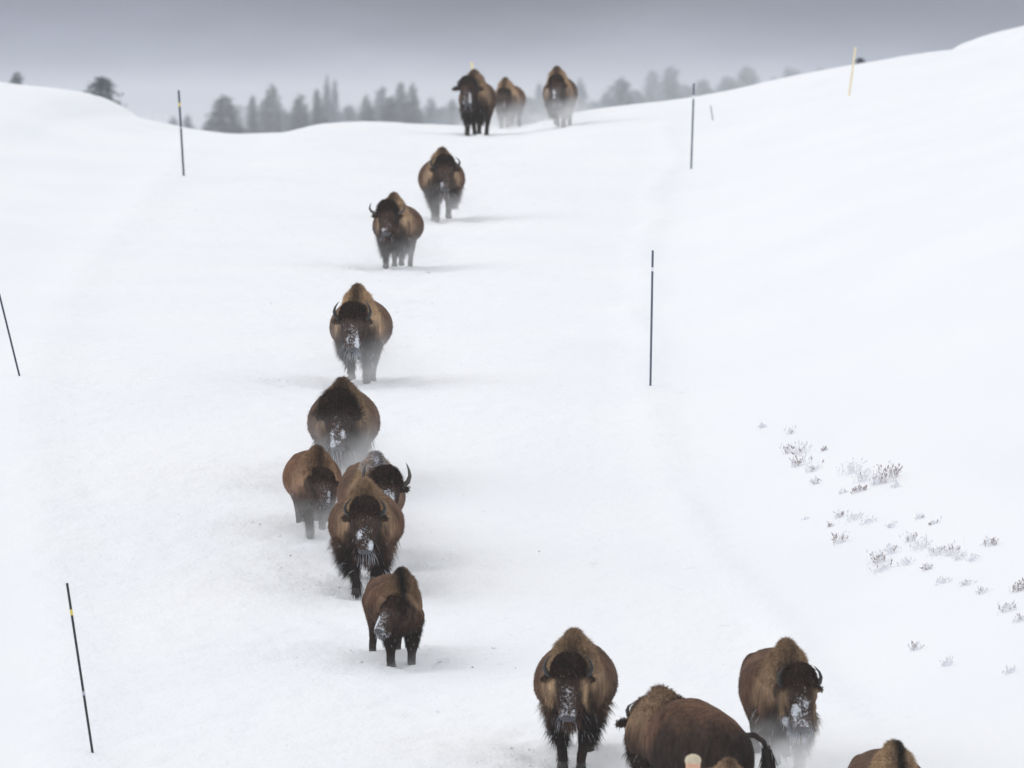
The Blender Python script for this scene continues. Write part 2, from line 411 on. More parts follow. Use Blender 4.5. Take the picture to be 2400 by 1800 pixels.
def make_bison(idx, px, py, k=1.0, yaw=0, hyaw=0, hpitch=68, poll=(0, -1.2, 1.30), horn=1.0, hz=None, hump=None, backup=0, shw=1.0, red=0.0, lowz=0.0, neckd=1.0, cheek=0.0, spiky=1.0, hm=1.0, rear=0.0, legw=1.0, hspread=1.0, hcurl=1.0, bw=1.0, calf=False,
               tone=1.0, tan=1.0, legs=None, snow=.5, beardsnow=.3, backsnow=0, mop=1.0, flare=(1, 1), ears=1.0, lift=0.0, tail='down', quality=1.0, shag=1.0,
               label='', stripe=1.0, anchor=-.7, d0=100.0, mesh_pitch=0.0, loc_override=None):
    rng = np.random.RandomState(100 + idx)
    p0 = hit(px, py, d0) if loc_override is None else loc_override
    sx, sy = slope(p0.x, p0.y)
    f = Vector((math.sin(R(yaw)), -math.cos(R(yaw)), 0)); rgt = Vector((math.cos(R(yaw)), math.sin(R(yaw)), 0))
    pitch = -math.atan(sx * f.x + sy * f.y); roll = -.35 * math.atan(sx * rgt.x + sy * rgt.y)
    eul = Euler((pitch + R(mesh_pitch), roll, R(yaw)), 'XYZ')
    Mx = eul.to_matrix()
    root = empty('bison')
    root.rotation_euler = eul; root.scale = (k, k, k)
    root.location = p0 - Mx @ Vector((0, anchor * k, 0)) + Vector((0, 0, lift))
    root.location.z -= .045
    tag(root, label, 'bison', 'bison walking and running in file down the snowy road')
    # ---- skeleton
    B = Build()
    hs = hump or (.93 if calf else 1.0)       # lower hump on a young animal
    sw = shw
    st = [(1.10, 1.10, .82, .96, .08, 1), (1.03, 1.22, .74, 1.0, .22, 1), (.88, 1.32, .64, 1.0, .34, 1), (.60, 1.37, .55, .95, .45 * bw, 1),
          (.30, 1.38, .53, .93, .505 * bw, 1), (.00, 1.38, .53, .92, .505 * bw, 1.0), (-.25, 1.42 * hs, .55, .93, .425 * bw, 1.1), (-.46, 1.56 * hs, .57, .95, .32 * (.5 + .5 * bw) * sw, 1.35),
          (-.66, 1.62 * hs, .57, .95, .315 * sw, 1.5), (-.86, 1.53 * hs, .62, .96, .30 * sw, 1.4), (-1.02, 1.42 * hs, .70, 1.0, .25, 1.2), (-1.12, 1.28 * hs, .80, 1.03, .16, 1)]
    if backup:
        st = [(y, top + backup * float(np.interp(y, [-.5, -.25, 0, .3, .6, .88, 1.05], [.2, 1.0, 1.0, .75, .5, .35, .1])), bot, zc, wd, eu) for (y, top, bot, zc, wd, eu) in st]
    rings = []
    for (y, top, bot, zc, wd, eu) in st:
        rg = []
        for q in np.linspace(0, 2 * math.pi, 28, endpoint=False):
            c_, s_ = math.cos(q), math.sin(q)
            ex = eu if s_ > 0 else .92
            rg.append(np.array((wd * math.copysign(abs(c_) ** ex, c_), y, zc + ((top - zc) if s_ > 0 else (zc - bot)) * s_)))
        rings.append(rg)
    B.loft(rings)
    B.ell((0, -.64, 1.40 * hs), ((.225 * sw, 0, 0), (0, .34, -.02), (0, 0, .17)))
    B.ell((0, -.65, 1.51 * hs), ((.105 * sw, 0, 0), (0, .26, -.02), (0, 0, .15)))
    for sgn in (-1, 1):
        B.ell((sgn * .215, -.60, .86), ((.13, 0, 0), (0, .24, 0), (0, .04, .36)))
        B.ell((sgn * .22, .80, .92), ((.16, 0, 0), (0, .27, 0), (0, .0, .36)))
    # head frame
    cy_, sy_ = math.cos(R(hyaw - yaw)), math.sin(R(hyaw - yaw))
    def rz(v): return np.array((v[0] * cy_ - v[1] * sy_, v[0] * sy_ + v[1] * cy_, v[2]))
    pr = R(hpitch)
    Hd = rz((0, -math.cos(pr), -math.sin(pr))); Hn = rz((0, -math.sin(pr), math.cos(pr))); Hx = rz((1, 0, 0))
    Hp = np.array(poll, float)
    hz = hz or (1.02 if calf else 1.18)
    Hd = Hd * hz; Hn = Hn * hz; Hx = Hx * hz
    if abs(hyaw - yaw) > 15:   # a turned head swings out from the neck
        Hp = np.array((0, -.95, Hp[2])) + rz((0, Hp[1] + .95, 0))
    hr = [(-.08, .09, .05, .09), (0.0, .15, .12, .15), (.11, .172, .145, .19), (.22, .165, .125, .20), (.34, .142, .105, .17), (.45, .112, .09, .125), (.53, .102, .08, .10), (.585, .074, .05, .065)]
    if calf: hr = [(t * .92, a * 1.0, b, c) for t, a, b, c in hr]
    B.loft([[Hp + Hd * t + Hx * a * math.cos(q) + Hn * (b if math.sin(q) > 0 else c) * math.sin(q) for q in np.linspace(0, 2 * math.pi, 20, endpoint=False)] for (t, a, b, c) in hr])
    B.ell(Hp + Hd * .02 + Hn * .03, (Hx * .14 * (.9 + .1 * mop), Hn * .095 * mop, Hd * .095 * mop))   # crown of the head under its mop
    nb = Hp + Hd * .16 - Hn * .10
    for t_, rx_, rz_ in ((.15, .20, .22), (.4, .23, .27), (.7, .26, .31)):
        c_ = nb * (1 - t_) + np.array((0, -.82, 1.06)) * t_
        B.ell(c_, ((rx_, 0, 0), (0, .22, 0), (0, 0, rz_)))
    B.ell((Hp[0] * .4, -1.0, .80), ((.19, 0, 0), (0, .18, 0), (0, 0, .20)))                    # chest / dewlap
    EARS = []
    for sgn in (-1, 1):                                                                # ears
        eb = Hp + Hd * .15 + Hx * sgn * .13 - Hn * .05
        et = eb + Hx * sgn * .16 * ears + Hd * .02 - Hn * .03
        EARS.append((eb * .3 + et * .7)); B.ell((eb + et) / 2, (unit(et - eb) * .10 * ears, Hn * .035, Hd * .045 * (0.6 + .4 * ears)))
    # legs: (foot dx, foot y, lift) for front right(-x), front left(+x), hind right, hind left
    legs = legs or [(0, -.82, 0), (0, -.58, 0), (0, .95, 0), (0, .72, 0)]
    feet = []
    chains = []
    for q, (dx, fy, lf) in enumerate(legs):
        sgn = -1 if q % 2 == 0 else 1
        if q < 2:
            sh = np.array((sgn * .20, -.60, .84)); el = np.array((sgn * .185, -.58, .64)); an = np.array((sgn * (.155) + dx, fy, .115 + lf))
            kn, an = ik(el, an, .285, .265, -1)
            cur = min(lf * 1.2, .9)
            hf = an + np.array((0, .075 * cur - .035 * (1 - cur), -.09 + .03 * cur))
            pts = [sh, el, kn, kn * .5 + an * .5, an, hf]; rad = [.16, .140, .088, .064, .062, .058]
        else:
            sh = np.array((sgn * .21, .78, .90)); el = np.array((sgn * .215, .62, .68)); an = np.array((sgn * (.165) + dx, fy, .115 + lf))
            kn, an = ik(el, an, .31, .34, 1)
            cur = min(lf * 1.2, .9)
            hf = an + np.array((0, .07 * cur - .035 * (1 - cur), -.09 + .03 * cur))
            pts = [sh, el, kn, kn * .5 + an * .5, an, hf]; rad = [.19, .15, .078, .060, .056, .056]
        rad = [r_ * legw for r_ in rad]
        B.limb(pts, rad); feet.append((hf, cur)); chains.append((pts, rad))
    # tail
    if tail == 'up':
        tp = [(0, 1.06, 1.16), (-.06, 1.15, 1.25), (-.17, 1.22, 1.28), (-.28, 1.26, 1.20), (-.34, 1.27, 1.06), (-.36, 1.27, .92)]
    else:
        tp = [(0, 1.06, 1.16), (.0, 1.15, 1.08), (.02, 1.17, .9), (.03, 1.15, .72)]
    B.limb(tp, [.055, .045, .038, .036, .034, .028][:len(tp)], 8)
    # ---- one continuous skin
    me = bpy.data.meshes.new('body'); me.from_pydata([tuple(v) for v in B.v], [], B.f)
    bm = bmesh.new(); bm.from_mesh(me); bmesh.ops.recalc_face_normals(bm, faces=bm.faces); bm.to_mesh(me); bm.free()
    body = bpy.data.objects.new('body', me); col.objects.link(body)
    rm = body.modifiers.new('r', 'REMESH'); rm.mode = 'VOXEL'; rm.voxel_size = .024; rm.use_smooth_shade = True
    sm = body.modifiers.new('s', 'SMOOTH'); sm.factor = .5; sm.iterations = 4
    dg = bpy.context.evaluated_depsgraph_get(); ev = body.evaluated_get(dg)
    nm = bpy.data.meshes.new_from_object(ev)
    body.modifiers.clear(); body.data = nm; nm.name = 'body'; bpy.data.meshes.remove(me)
    body.parent = root
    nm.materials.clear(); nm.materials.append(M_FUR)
    nv = len(nm.vertices)
    P = np.empty(nv * 3, np.float32); nm.vertices.foreach_get('co', P); P = P.reshape(-1, 3).astype(float)
    off = rng.rand(3) * 9
    wl, wr = .8 + .35 * rng.rand(2)
    def colour(P):
        x, y, z = P[:, 0], P[:, 1], P[:, 2]
        q = (P - Hp) / hz ** 2; t = q @ Hd; u = q @ Hx; n = q @ Hn
        nz1 = vnoise(x * 4 + off[0] + y * 2, z * 4 + off[1] + y * 1.3); nz2 = vnoise(x * 11 + off[1], z * 9 + y * 7 + off[2])
        nx_ = nz1 * .7 + nz2 * .4
        ear = np.zeros(len(x))
        for ec in EARS: ear = np.maximum(ear, 1 - sst(.13, .18, np.linalg.norm(P - ec, axis=1)))
        head = (1 - sst(.20, .25, np.abs(u))) * sst(-.16, -.10, t) * (1 - sst(.62, .68, t)) * sst(-.30, -.2, n) * (1 - sst(-.98, -.9, y) * (1 if abs(hyaw - yaw) < 15 else 0))
        head = np.clip(np.maximum(head, ear * .95), 0, 1)
        wt = (1 - sst(-.52, -.22, y + .14 * nx_)) * sst(.80, 1.25, z + .25 * nx_)
        edge = np.exp(-((y + .40 + .06 * nx_) / .11) ** 2) * sst(.16, .27, np.abs(x)) * sst(.55, .9, z) * .55
        wt = np.clip(np.maximum(wt, edge) * tan * .9, 0, 1)
        c = (BROWN * (1 - red) + RED * red) * (1 + .9 * nx_)[:, None]
        c = c * (1 - wt)[:, None] + (TAN * (1 + .25 * nx_)[:, None]) * wt[:, None]
        mid = np.exp(-((x - Hp[0] * .25) / (.085 + .02 * nx_)) ** 2) * (1 - sst(-.62, -.35, y)) * sst(1.0, 1.15, z) * min(stripe * .85, 1)
        sc_ = BROWN * .5 if stripe <= 1 else DARK * .8
        c = c * (1 - mid)[:, None] + sc_ * mid[:, None]
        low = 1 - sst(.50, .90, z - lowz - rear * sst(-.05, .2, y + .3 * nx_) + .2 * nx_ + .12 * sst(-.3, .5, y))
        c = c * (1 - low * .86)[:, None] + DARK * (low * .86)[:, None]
        neck = (1 - sst(-.88, -.72, y + .1 * nx_)) * (1 - sst(.85, 1.15, z + .2 * nx_)) * .75 * neckd * (1 - .7 * sst(.16, .30, np.abs(x)))
        c = c * (1 - neck)[:, None] + DARK * 1.3 * neck[:, None]
        fc = FACE[None] * (1 + .9 * nx_)[:, None]
        top = 1 - sst(.06, .16, t)
        top = np.maximum(top, sst(.07, .13, np.abs(u)))
        fc = fc * (1 - top * .35)[:, None] + DARK * (top * .35)[:, None]
        c = c * (1 - head)[:, None] + fc * head[:, None]
        if cheek:
            ck = np.exp(-((np.abs(u) - .17) / .035) ** 2) * sst(.14, .2, t) * (1 - sst(.36, .44, t + .3 * nx_)) * cheek
            c = c * (1 - ck)[:, None] + TAN * 1.1 * ck[:, None]
        tl = sst(1.10, 1.16, y) * .8
        c = c * (1 - tl)[:, None] + DARK * 1.5 * tl[:, None]
        c = c * tone
        # snow caked on the muzzle, the sides of the nose and the chin
        s1 = (.86 + .9 * vnoise(u * 9 + off[0] * 3, t * 8 + off[1]) + .5 * nz2) * np.where(u < 0, wl, wr) * np.exp(-((np.abs(u) - .062) / .06) ** 2) * sst(.20, .36, t) * (1 - sst(.6, .66, t)) * sst(-.14, -.04, n)
        s2 = np.exp(-(u / .12) ** 2) * np.exp(-((t - .495) / .035) ** 2) * (.95 + .5 * nz2)
        s3 = np.exp(-(u / .16) ** 2) * sst(.05, .3, t) * .40 * sst(-.02, .05, n)
        s3 = s3 * 1.9 * max(1, snow)
        sn = head * (np.maximum(np.maximum(s1, s2), s3)) * min(.40 + .13 * snow, .60)
        ch = head * sst(.30, .5, t) * (1 - sst(-.06, -.01, n)) * beardsnow * .6
        sn = np.maximum(sn, ch)
        sn = np.maximum(sn, .05 * snow * (1 - sst(.2, .9, z)) * 1.0 + .0)
        up = backsnow * sst(1.25, 1.5, z) * (1 - head)
        sn = np.maximum(sn, up * .6)
        return np.clip(c, .004, 1), sn, head, t, u, n
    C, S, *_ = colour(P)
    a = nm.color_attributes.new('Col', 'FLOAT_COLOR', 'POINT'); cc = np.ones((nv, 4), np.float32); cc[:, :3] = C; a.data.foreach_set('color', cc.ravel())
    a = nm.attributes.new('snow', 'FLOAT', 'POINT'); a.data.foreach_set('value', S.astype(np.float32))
    # ---- hair
    nm.calc_loop_triangles()
    T = np.empty(len(nm.loop_triangles) * 3, np.int32); nm.loop_triangles.foreach_get('vertices', T); T = T.reshape(-1, 3)
    A_, B_, C_ = P[T[:, 0]], P[T[:, 1]], P[T[:, 2]]
    cr_ = np.cross(B_ - A_, C_ - A_); ar = np.linalg.norm(cr_, axis=1) / 2 + 1e-12; Nf = cr_ / (2 * ar)[:, None]
    cen = (A_ + B_ + C_) / 3
    def sample(wgt, n):
        p = ar * np.clip(wgt, 0, None); s_ = p.sum()
        if s_ <= 0 or n < 1: return None
        id_ = rng.choice(len(p), int(n), p=p / s_)
        r1, r2 = rng.rand(int(n), 1), rng.rand(int(n), 1); m_ = (r1 + r2) > 1; r1 = np.where(m_, 1 - r1, r1); r2 = np.where(m_, 1 - r2, r2)
        Pp = A_[id_] + (B_[id_] - A_[id_]) * r1 + (C_[id_] - A_[id_]) * r2
        return Pp - Nf[id_] * .006, Nf[id_], id_
    Cc, Sc, head, t, u, n = colour(cen)
    x, y, z = cen[:, 0], cen[:, 1], cen[:, 2]
    def grow(name, wgt, count, length, dirf, width, seg=1, droop=0, cmul=1.0, snowp=0.0, jit=.25):
        r_ = sample(wgt, count * quality)
        if r_ is None: return
        Pp, Nn, id_ = r_
        D = dirf(Pp, Nn, id_)
        D = D + rng.randn(*D.shape) * jit; D /= np.linalg.norm(D, axis=1)[:, None]
        Cx = Cc[id_] * cmul * ((0.75 + .6 * rng.rand(len(id_), 1)) if name not in ('forelock', 'face_hair', 'beard') else (.6 + 1.9 * rng.rand(len(id_), 1) ** 2.2) * np.array((1.08, 1.0, .95)))
        sp = Sc[id_] ** 2 * 1.1 + snowp
        is_s = rng.rand(len(id_)) < sp
        Cx[is_s] = np.array((.62, .65, .72)) * (.7 + .4 * rng.rand(is_s.sum(), 1))
        Ln = length * (.55 + .8 * rng.rand(len(id_))); Wd = width * (.7 + .6 * rng.rand(len(id_)))
        if seg > 1: Ln = Ln * np.where(rng.rand(len(id_)) < .1, 1.3, 1)
        V_, Fc, c2, s2 = strands(Pp, D, Nn, Ln, Wd, Cx, np.zeros(len(id_)), droop, seg)
        o = mesh_np(name, V_, Fc, M_FUR, root, False, c2, s2); o['kind'] = 'stuff'
        return o
    down = np.array((0, .0, -1.0))
    comb = np.array((0, .75, -.65))
    notface = 1 - head
    lower = (z < .30)
    grow('coat', notface * np.where(lower, .25, 1.0) * (1 + 1.4 * (y < -.2) * (z > 1.0)), 19000, .034 * shag,
         lambda p, nn, i_: nn * .45 + comb, .009, 1, jit=.22)
    hump = notface * (z > 1.15) * (y < -.25) * (y > -1.1)
    grow('hump_mane', hump * np.exp(-(x / .22) ** 2), 6500 * hm, .056 * shag, lambda p, nn, i_: nn * .8 + np.array((0, .25, .15)), .0065, 3, .8, jit=.25)
    face = head * sst(.12, .2, t)
    grow('face_hair', face, 3600, .028, lambda p, nn, i_: nn * .35 + Hd, .008, 1, jit=.25)
    crown = head * (1 - sst(.10, .20, t)) * sst(-.14, -.02, n)
    grow('forelock', crown, 5200, .055 * spiky * mop ** 1.4 * (.6 if calf else 1), lambda p, nn, i_: nn * .8 + np.array((0, 0, .55)) * (mop - .3) + Hn * .2 + Hd * .35, .008, 3, .9, cmul=1.0, jit=.30)
    chest = notface * (y < -.80) * (z < 1.0)
    grow('chest_hair', chest, 2400, .07 * shag, lambda p, nn, i_: nn * .4 + down * .8, .009, 3, .6, cmul=.9, jit=.22)
    jaw = head * sst(.36, .44, t) * (1 - sst(-.07, -.02, n)) * (np.abs(u) < .10)
    grow('beard', jaw, 1100 if not calf else 500, (.15 if not calf else .07) * shag, lambda p, nn, i_: nn * .35 + down, .011, 3, .7, snowp=.16 * beardsnow, jit=.2)
    pants = notface * (z > .36) * (z < .80) * (y < -.25) * (y > -1.0) * (.25 + (Nf[:, 2] < .35))
    def pd(p, nn, i_):
        o_ = np.zeros_like(p); fl = np.where(p[:, 0] < 0, flare[0], flare[1]); o_[:, 0] = np.sign(p[:, 0]) * 1.5 * (fl - 1)
        return nn * .5 + down * .8 + o_
    grow('leg_hair', pants, 4600, (.13 if not calf else .06) * shag, pd, .009, 3, .7, cmul=.8, jit=.22, snowp=.02)
    # tail tuft
    te = np.array(tp[-1]); nt_ = int(520 * quality)
    mt_ = rng.rand(nt_, 1) * (1.6 if tail == 'up' else 1.0); t2, t3 = np.array(tp[-2]), np.array(tp[-3])
    Pp = np.where(mt_ < 1, te * (1 - mt_) + t2 * mt_, t2 * (2 - mt_) + t3 * (mt_ - 1)) + rng.randn(nt_, 3) * np.array((.02, .02, .02)); D = np.tile(np.array((0, .12, -1.0)), (nt_, 1)) + rng.randn(nt_, 3) * .16
    D /= np.linalg.norm(D, axis=1)[:, None]; Nn = np.tile(np.array((0.1, 1.0, 0)), (nt_, 1)) + rng.randn(nt_, 3) * .5
    V_, Fc, c2, s2 = strands(Pp, D, Nn, .26 * (.6 + .6 * rng.rand(nt_)), np.full(nt_, .014), np.tile(DARK, (nt_, 1)) * (.7 + rng.rand(nt_, 1)), np.zeros(nt_), .3, 3)
    mesh_np('tail_tuft', V_, Fc, M_FUR, root, False, c2, s2)['kind'] = 'stuff'
    # ---- horns, eyes, nose, hooves
    horn = horn * .86; hspread = hspread * .88
    UP = unit(-Hd * .75 + np.array((0, 0, .6))) * hz * .92; hcurl = hcurl * .75
    for sgn in (-1, 1):
        if horn > 0:
            b0 = Hp + Hd * .13 + Hx * sgn * .12 - Hn * .015
            ctl = [(0, 0, 0), (.075 * hspread, -.01, .0), (.135 * hspread, .035, .01), (.16 * hspread, .10, .02), (.155 * hspread - .015 * hcurl, .165, .02), (.15 * hspread - .055 * hcurl, .225, .0), (.145 * hspread - .085 * hcurl, .26, -.015)]
            rd_ = [.046, .040, .033, .025, .017, .009, .003]
            pts = [b0 + (Hx * sgn * a_ + UP * b_ + Hn * c_) * horn for a_, b_, c_ in ctl]
            rad = [r_ * (.45 + .55 * horn) for r_ in rd_]
            vs, fs = [], []
            n_ = 10
            for q in range(len(pts)):
                d_ = unit(pts[min(q + 1, len(pts) - 1)] - pts[max(q - 1, 0)]); u_ = unit(np.cross(d_, Hn)); v_ = np.cross(d_, u_)
                for j in range(n_):
                    an_ = 2 * math.pi * j / n_; vs.append(pts[q] + (u_ * math.cos(an_) + v_ * math.sin(an_)) * rad[q])
            for q in range(len(pts) - 1):
                for j in range(n_): fs.append((q * n_ + j, q * n_ + (j + 1) % n_, (q + 1) * n_ + (j + 1) % n_, (q + 1) * n_ + j))
            fs.append(tuple(range((len(pts) - 1) * n_, len(pts) * n_)))
            mesh_np('horn', vs, fs, M_HORN if idx % 2 else M_HORNTIP, root)
        for nm_, tt, uu, nn_, r3, mm in (('eye', .235 * (.9 if calf else 1), .128, .045, (.024, .020, .016), M_EYE), ('nostril', .575 * (.9 if calf else 1), .044, .030, (.020, .020, .016), M_NOSTRIL)):
            bb = Build(); bb.ell(Hp + Hd * tt + Hx * sgn * uu + Hn * nn_, (Hd * r3[0], Hx * r3[1], Hn * r3[2]), 12)
            mesh_np(nm_, bb.v, bb.f, mm, root)
    bb = Build(); tn = .565 * (.9 if calf else 1)
    bb.ell(Hp + Hd * tn + Hn * .012, (Hd * .042, Hx * .082, Hn * .056), 18)
    mesh_np('nose', bb.v, bb.f, M_NOSE, root)
    for q, (hf, cur) in enumerate(feet):
        vs, fs = [], []; n_ = 14
        for lv, (rx_, ry_, zz) in enumerate(((.052, .058, .05), (.060, .068, .01), (.070, .080, -.045), (.058, .070, -.052))):
            for j in range(n_):
                a_ = 2 * math.pi * j / n_
                xx = math.cos(a_) * rx_; yy = math.sin(a_) * ry_
                if yy < 0: yy *= 1.25; yy += .018 * math.exp(-(xx / .012) ** 2)    # cleft in front
                v_ = np.array((xx, yy, zz))
                if cur > .05:
                    aa = cur * 1.2; v_ = np.array((v_[0], v_[1] * math.cos(aa) - v_[2] * math.sin(aa), v_[1] * math.sin(aa) + v_[2] * math.cos(aa)))
                vs.append(hf + v_)
        for lv in range(3):
            for j in range(n_): fs.append((lv * n_ + j, lv * n_ + (j + 1) % n_, (lv + 1) * n_ + (j + 1) % n_, (lv + 1) * n_ + j))
        fs.append(tuple(range(3 * n_, 4 * n_))); fs.append(tuple(range(n_))[::-1])
        mesh_np('hoof', vs, fs, M_HOOF, root)
    return root

walk = [(0.05, -.95, 0), (-.05, -.62, 0.02), (0, .98, 0), (0, .62, 0)]
trotL = [(.05, -.98, 0), (-.02, -.45, .16), (0, .75, .0), (0, 1.05, .05)]
trotR = [(.04, -.45, .18), (-.06, -.98, 0), (0, 1.05, .06), (0, .75, 0)]
gallop = [(.04, -.92, .18), (-.02, -.98, .10), (0, .35, .08), (0, .5, .02)]
BIS = []
def bison(*a, **kw): r_ = make_bison(*a, **kw); BIS.append((r_, a, kw)); return r_
bison(1, 1024, 292, k=1.04, yaw=-6, hyaw=-2, poll=(-.10, -1.22, 1.40), hpitch=62, horn=0.8, hcurl=1.3, ears=1.35, tone=1.0, tan=.75, legs=[(.02, -.95, 0), (-.03, -.65, .10), (0, .95, 0), (0, .7, .04)], snow=.8, quality=.7, stripe=.9, bw=0.93, shw=1.08,
      label='bison on the far crest with round ears spread wide, below the yellow pole tip')
bison(2, 1094, 277, k=0.9, yaw=-8, hyaw=-10, calf=True, horn=0, tan=.9, tone=1.1, legs=trotL, snow=.3, quality=.5, poll=(0, -1.15, 1.2), red=0.6, legw=1.1, hump=0.97,
      label='small bison half lost in blown snow right behind the big one at the crest')
bison(3, 1210, 276, k=.97, yaw=-4, hyaw=0, poll=(0, -1.2, 1.36), horn=0, tan=1.1, legs=trotR, snow=1.0, beardsnow=.9, quality=.7, ears=.8, hpitch=66, bw=.92, shw=1.0, mop=0.8,
      label='bison on the crest standing apart to the right of the pair, snow around its mouth')
bison(4, 955, 480, k=.98, yaw=1, hyaw=2, poll=(.06, -1.2, 1.38), hpitch=70, horn=0.95, hspread=1.25, hcurl=1.5, tan=1.0, legs=trotL, snow=.8, quality=.8, flare=(1.1, 1.8), bw=1.0, hump=0.97,
      label='round-bellied bison fourth from the crest with one thin curved horn against the snow')
bison(5, 850, 580, k=.88, yaw=-6, hyaw=-3, poll=(-.08, -1.2, 1.40), hpitch=62, horn=0.95, hspread=1.7, hcurl=.1, tan=1.05, legs=[(.03, -1.0, 0), (.0, -.55, .14), (0, .95, .05), (0.05, .55, 0)], snow=.7, quality=.8, mop=1.15, bw=1.08, shw=0.95,
      label='bison with horns spread straight outward like handlebars, pale patch on its hump')
bison(6, 773, 832, k=.93, yaw=-3, hyaw=0, poll=(-.05, -1.25, 1.30), hpitch=74, horn=1.15, hspread=.95, hcurl=.9, tan=1.15, tone=1.15, legs=[(.05, -.80, .24), (0, -.98, .06), (0, .35, .08), (0, .5, .02)], snow=1.05, beardsnow=.95, bw=1.02, stripe=1.0, mop=1.0, lift=.02,
      label='galloping tan bison with both front legs folded under and a snowy muzzle')
bison(7, 741, 1062, k=.97, yaw=0, hyaw=0, poll=(-.06, -1.25, 1.40), hpitch=72, horn=1.1, hspread=.95, hcurl=.9, tan=.55, tone=.95, legs=trotR, snow=1.0, mop=1.3, shag=1.25, beardsnow=.4, bw=1.04, shw=1.05, spiky=2.0,
      label='bison with a spiky wind-blown mane, legs hidden behind the pair in front')
bison(8, 682, 1157, k=.78, yaw=6, hyaw=4, calf=True, horn=.25, poll=(.10, -1.15, 1.20), hpitch=70, tan=0.35, tone=1.25, legs=trotL, snow=.95, bw=1.02, red=0.9, shw=1.15, hump=0.97, neckd=0.5, legw=1.15,
      label='reddish brown calf trotting on the left of the cluster, snow round its muzzle')
bison(9, 812, 1218, k=.93, yaw=5, hyaw=4, poll=(.12, -1.15, 1.40), hpitch=64, horn=1.35, hspread=1.0, hcurl=.35, tan=.9, tone=1.0, legs=trotR, snow=1.25, beardsnow=.7, backsnow=1.0, mop=1.15, bw=0.97,
      label='bison with tall upright horns and a black mop, partly hidden behind the front one')
bison(10, 790, 1283, k=.93, yaw=0, hyaw=0, poll=(0, -1.25, 1.40), hpitch=76, horn=1.0, hspread=1.0, hcurl=1.3, tan=.65, tone=1.05, legs=[(.04, -1.0, 0), (.02, -.5, .12), (0, .9, 0), (0, .6, .05)], snow=1.0, beardsnow=.5, flare=(2.0, 1.1), shag=1.3, bw=1.07, stripe=.3, red=0.4, cheek=0.0, mop=0.9,
      label='dark-faced bison leading the cluster, long black leg hair flaring out to the left')
bison(11, 868, 1437, k=0.775, yaw=10, hyaw=-36, calf=True, horn=0, poll=(-.08, -1.2, 1.10), hpitch=42, tan=.35, tone=0.95, stripe=1.4, legs=[(-.04, -.78, 0), (0, -.72, 0), (-.05, .95, 0), (0, .75, 0)], snow=1.1, beardsnow=.7, bw=0.9, red=0.6, hump=0.98, hz=1.16, neckd=0.35, legw=1.18, lowz=0.08,
      label='young bison turning its snow-covered face to the left, alone in front of the cluster')
bison(12, 1238, 1652, k=.995, yaw=-2, hyaw=0, poll=(-.05, -1.25, 1.36), hpitch=76, horn=1.0, hspread=1.0, hcurl=1.0, tan=0.75, tone=.95, legs=[(.04, -.82, 0), (-.06, -.72, 0), (0, .95, 0), (0, .65, 0)], snow=1.05, beardsnow=.3, bw=1.0, shag=1.1, mop=0.85, flare=(1.0, 1.35), stripe=.5, cheek=0.9, red=0.3, shw=1.06,
      label='big bison walking head-on at the lower centre with a grey muzzle and shaggy knees')
bison(13, 1418, 1763, k=1.0, yaw=-152, hyaw=-180, poll=(-.06, -1.2, 1.22), hpitch=50, horn=0.9, hspread=0.9, hcurl=1.0, tan=0.38, tone=0.9, legs=walk, snow=.4, bw=1.0, tail='up', stripe=0, shag=.9, anchor=-0.68, hump=0.93, backup=0.15, shw=1.25, red=0.6, lowz=0.24, hm=0.25, rear=0.52, ears=1.3,
      label='bison turned side-on to the left with its tail raised, cut off by the bottom edge')
bison(14, 1702, 1676, k=1.0, yaw=6, hyaw=4, poll=(.08, -1.2, 1.36), hpitch=72, horn=0.95, hspread=0.8, hcurl=1.1, tan=0.7, tone=1.0, legs=trotR, snow=1.1, beardsnow=1.25, bw=.9, ears=.7, stripe=.5, cheek=0.5, red=0.3, mop=0.8,
      label='bison at the lower right with a frosted white beard and a light brown shoulder')
bison(15, 1567, 1955, k=1.0, yaw=5, hyaw=5, poll=(.05, -1.2, 1.1), tan=1.25, tone=1.1, quality=.8, legs=walk, spiky=1.0,
      label='bison showing only its tan hump at the bottom edge before the side-on one')
bison(16, 1940, 1912, k=1.0, yaw=5, hyaw=5, poll=(.16, -1.2, 1.20), tan=1.1, quality=.9, horn=1.2, stripe=1.2, legs=walk,
      label='tan hump with a dark centre stripe rising from the bottom edge at lower right')

# ------------------------------------------------------------------ kicked-up snow crumbs and specks of dirt on the road
def crumbs(name, n, r0, r1, mat, near, seed):
    rng = np.random.RandomState(seed); vs, fs = [], []
    for q in range(n):
        if rng.rand() < near:
            cx, c2 = CHURN[rng.randint(len(CHURN))]; x_ = cx + rng.randn() * 1.0; y_ = c2 + rng.randn() * 1.6
        else:
            y_ = 128 + 150 * rng.rand() ** 1.6; x_ = float(XL(y_)) + (float(XR(y_)) - float(XL(y_))) * rng.rand()
            if rng.rand() < .4: x_ = float(PATH(y_)) + rng.randn() * 1.2
        z_ = float(churned(np.array(x_), np.array(y_), ground(x_, y_))); r_ = r0 + (r1 - r0) * rng.rand() ** 2
        k0 = len(vs)
        a_ = rng.rand() * 6
        for j in range(5):
            q_ = a_ + j * 1.2566; vs.append((x_ + math.cos(q_) * r_ * (.7 + .6 * rng.rand()), y_ + math.sin(q_) * r_ * (.7 + .6 * rng.rand()), z_ - .01))
        vs.append((x_ + rng.randn() * r_ * .2, y_, z_ + r_ * (.25 + .3 * rng.rand())))
        for j in range(5): fs.append((k0 + j, k0 + (j + 1) % 5, k0 + 5))
    o = mesh_np(name, vs, fs, mat, None, False); tag(o, kind='stuff'); return o
crumbs('snow_crumbs', 4200, .012, .045, M_SNOW, .55, 3)
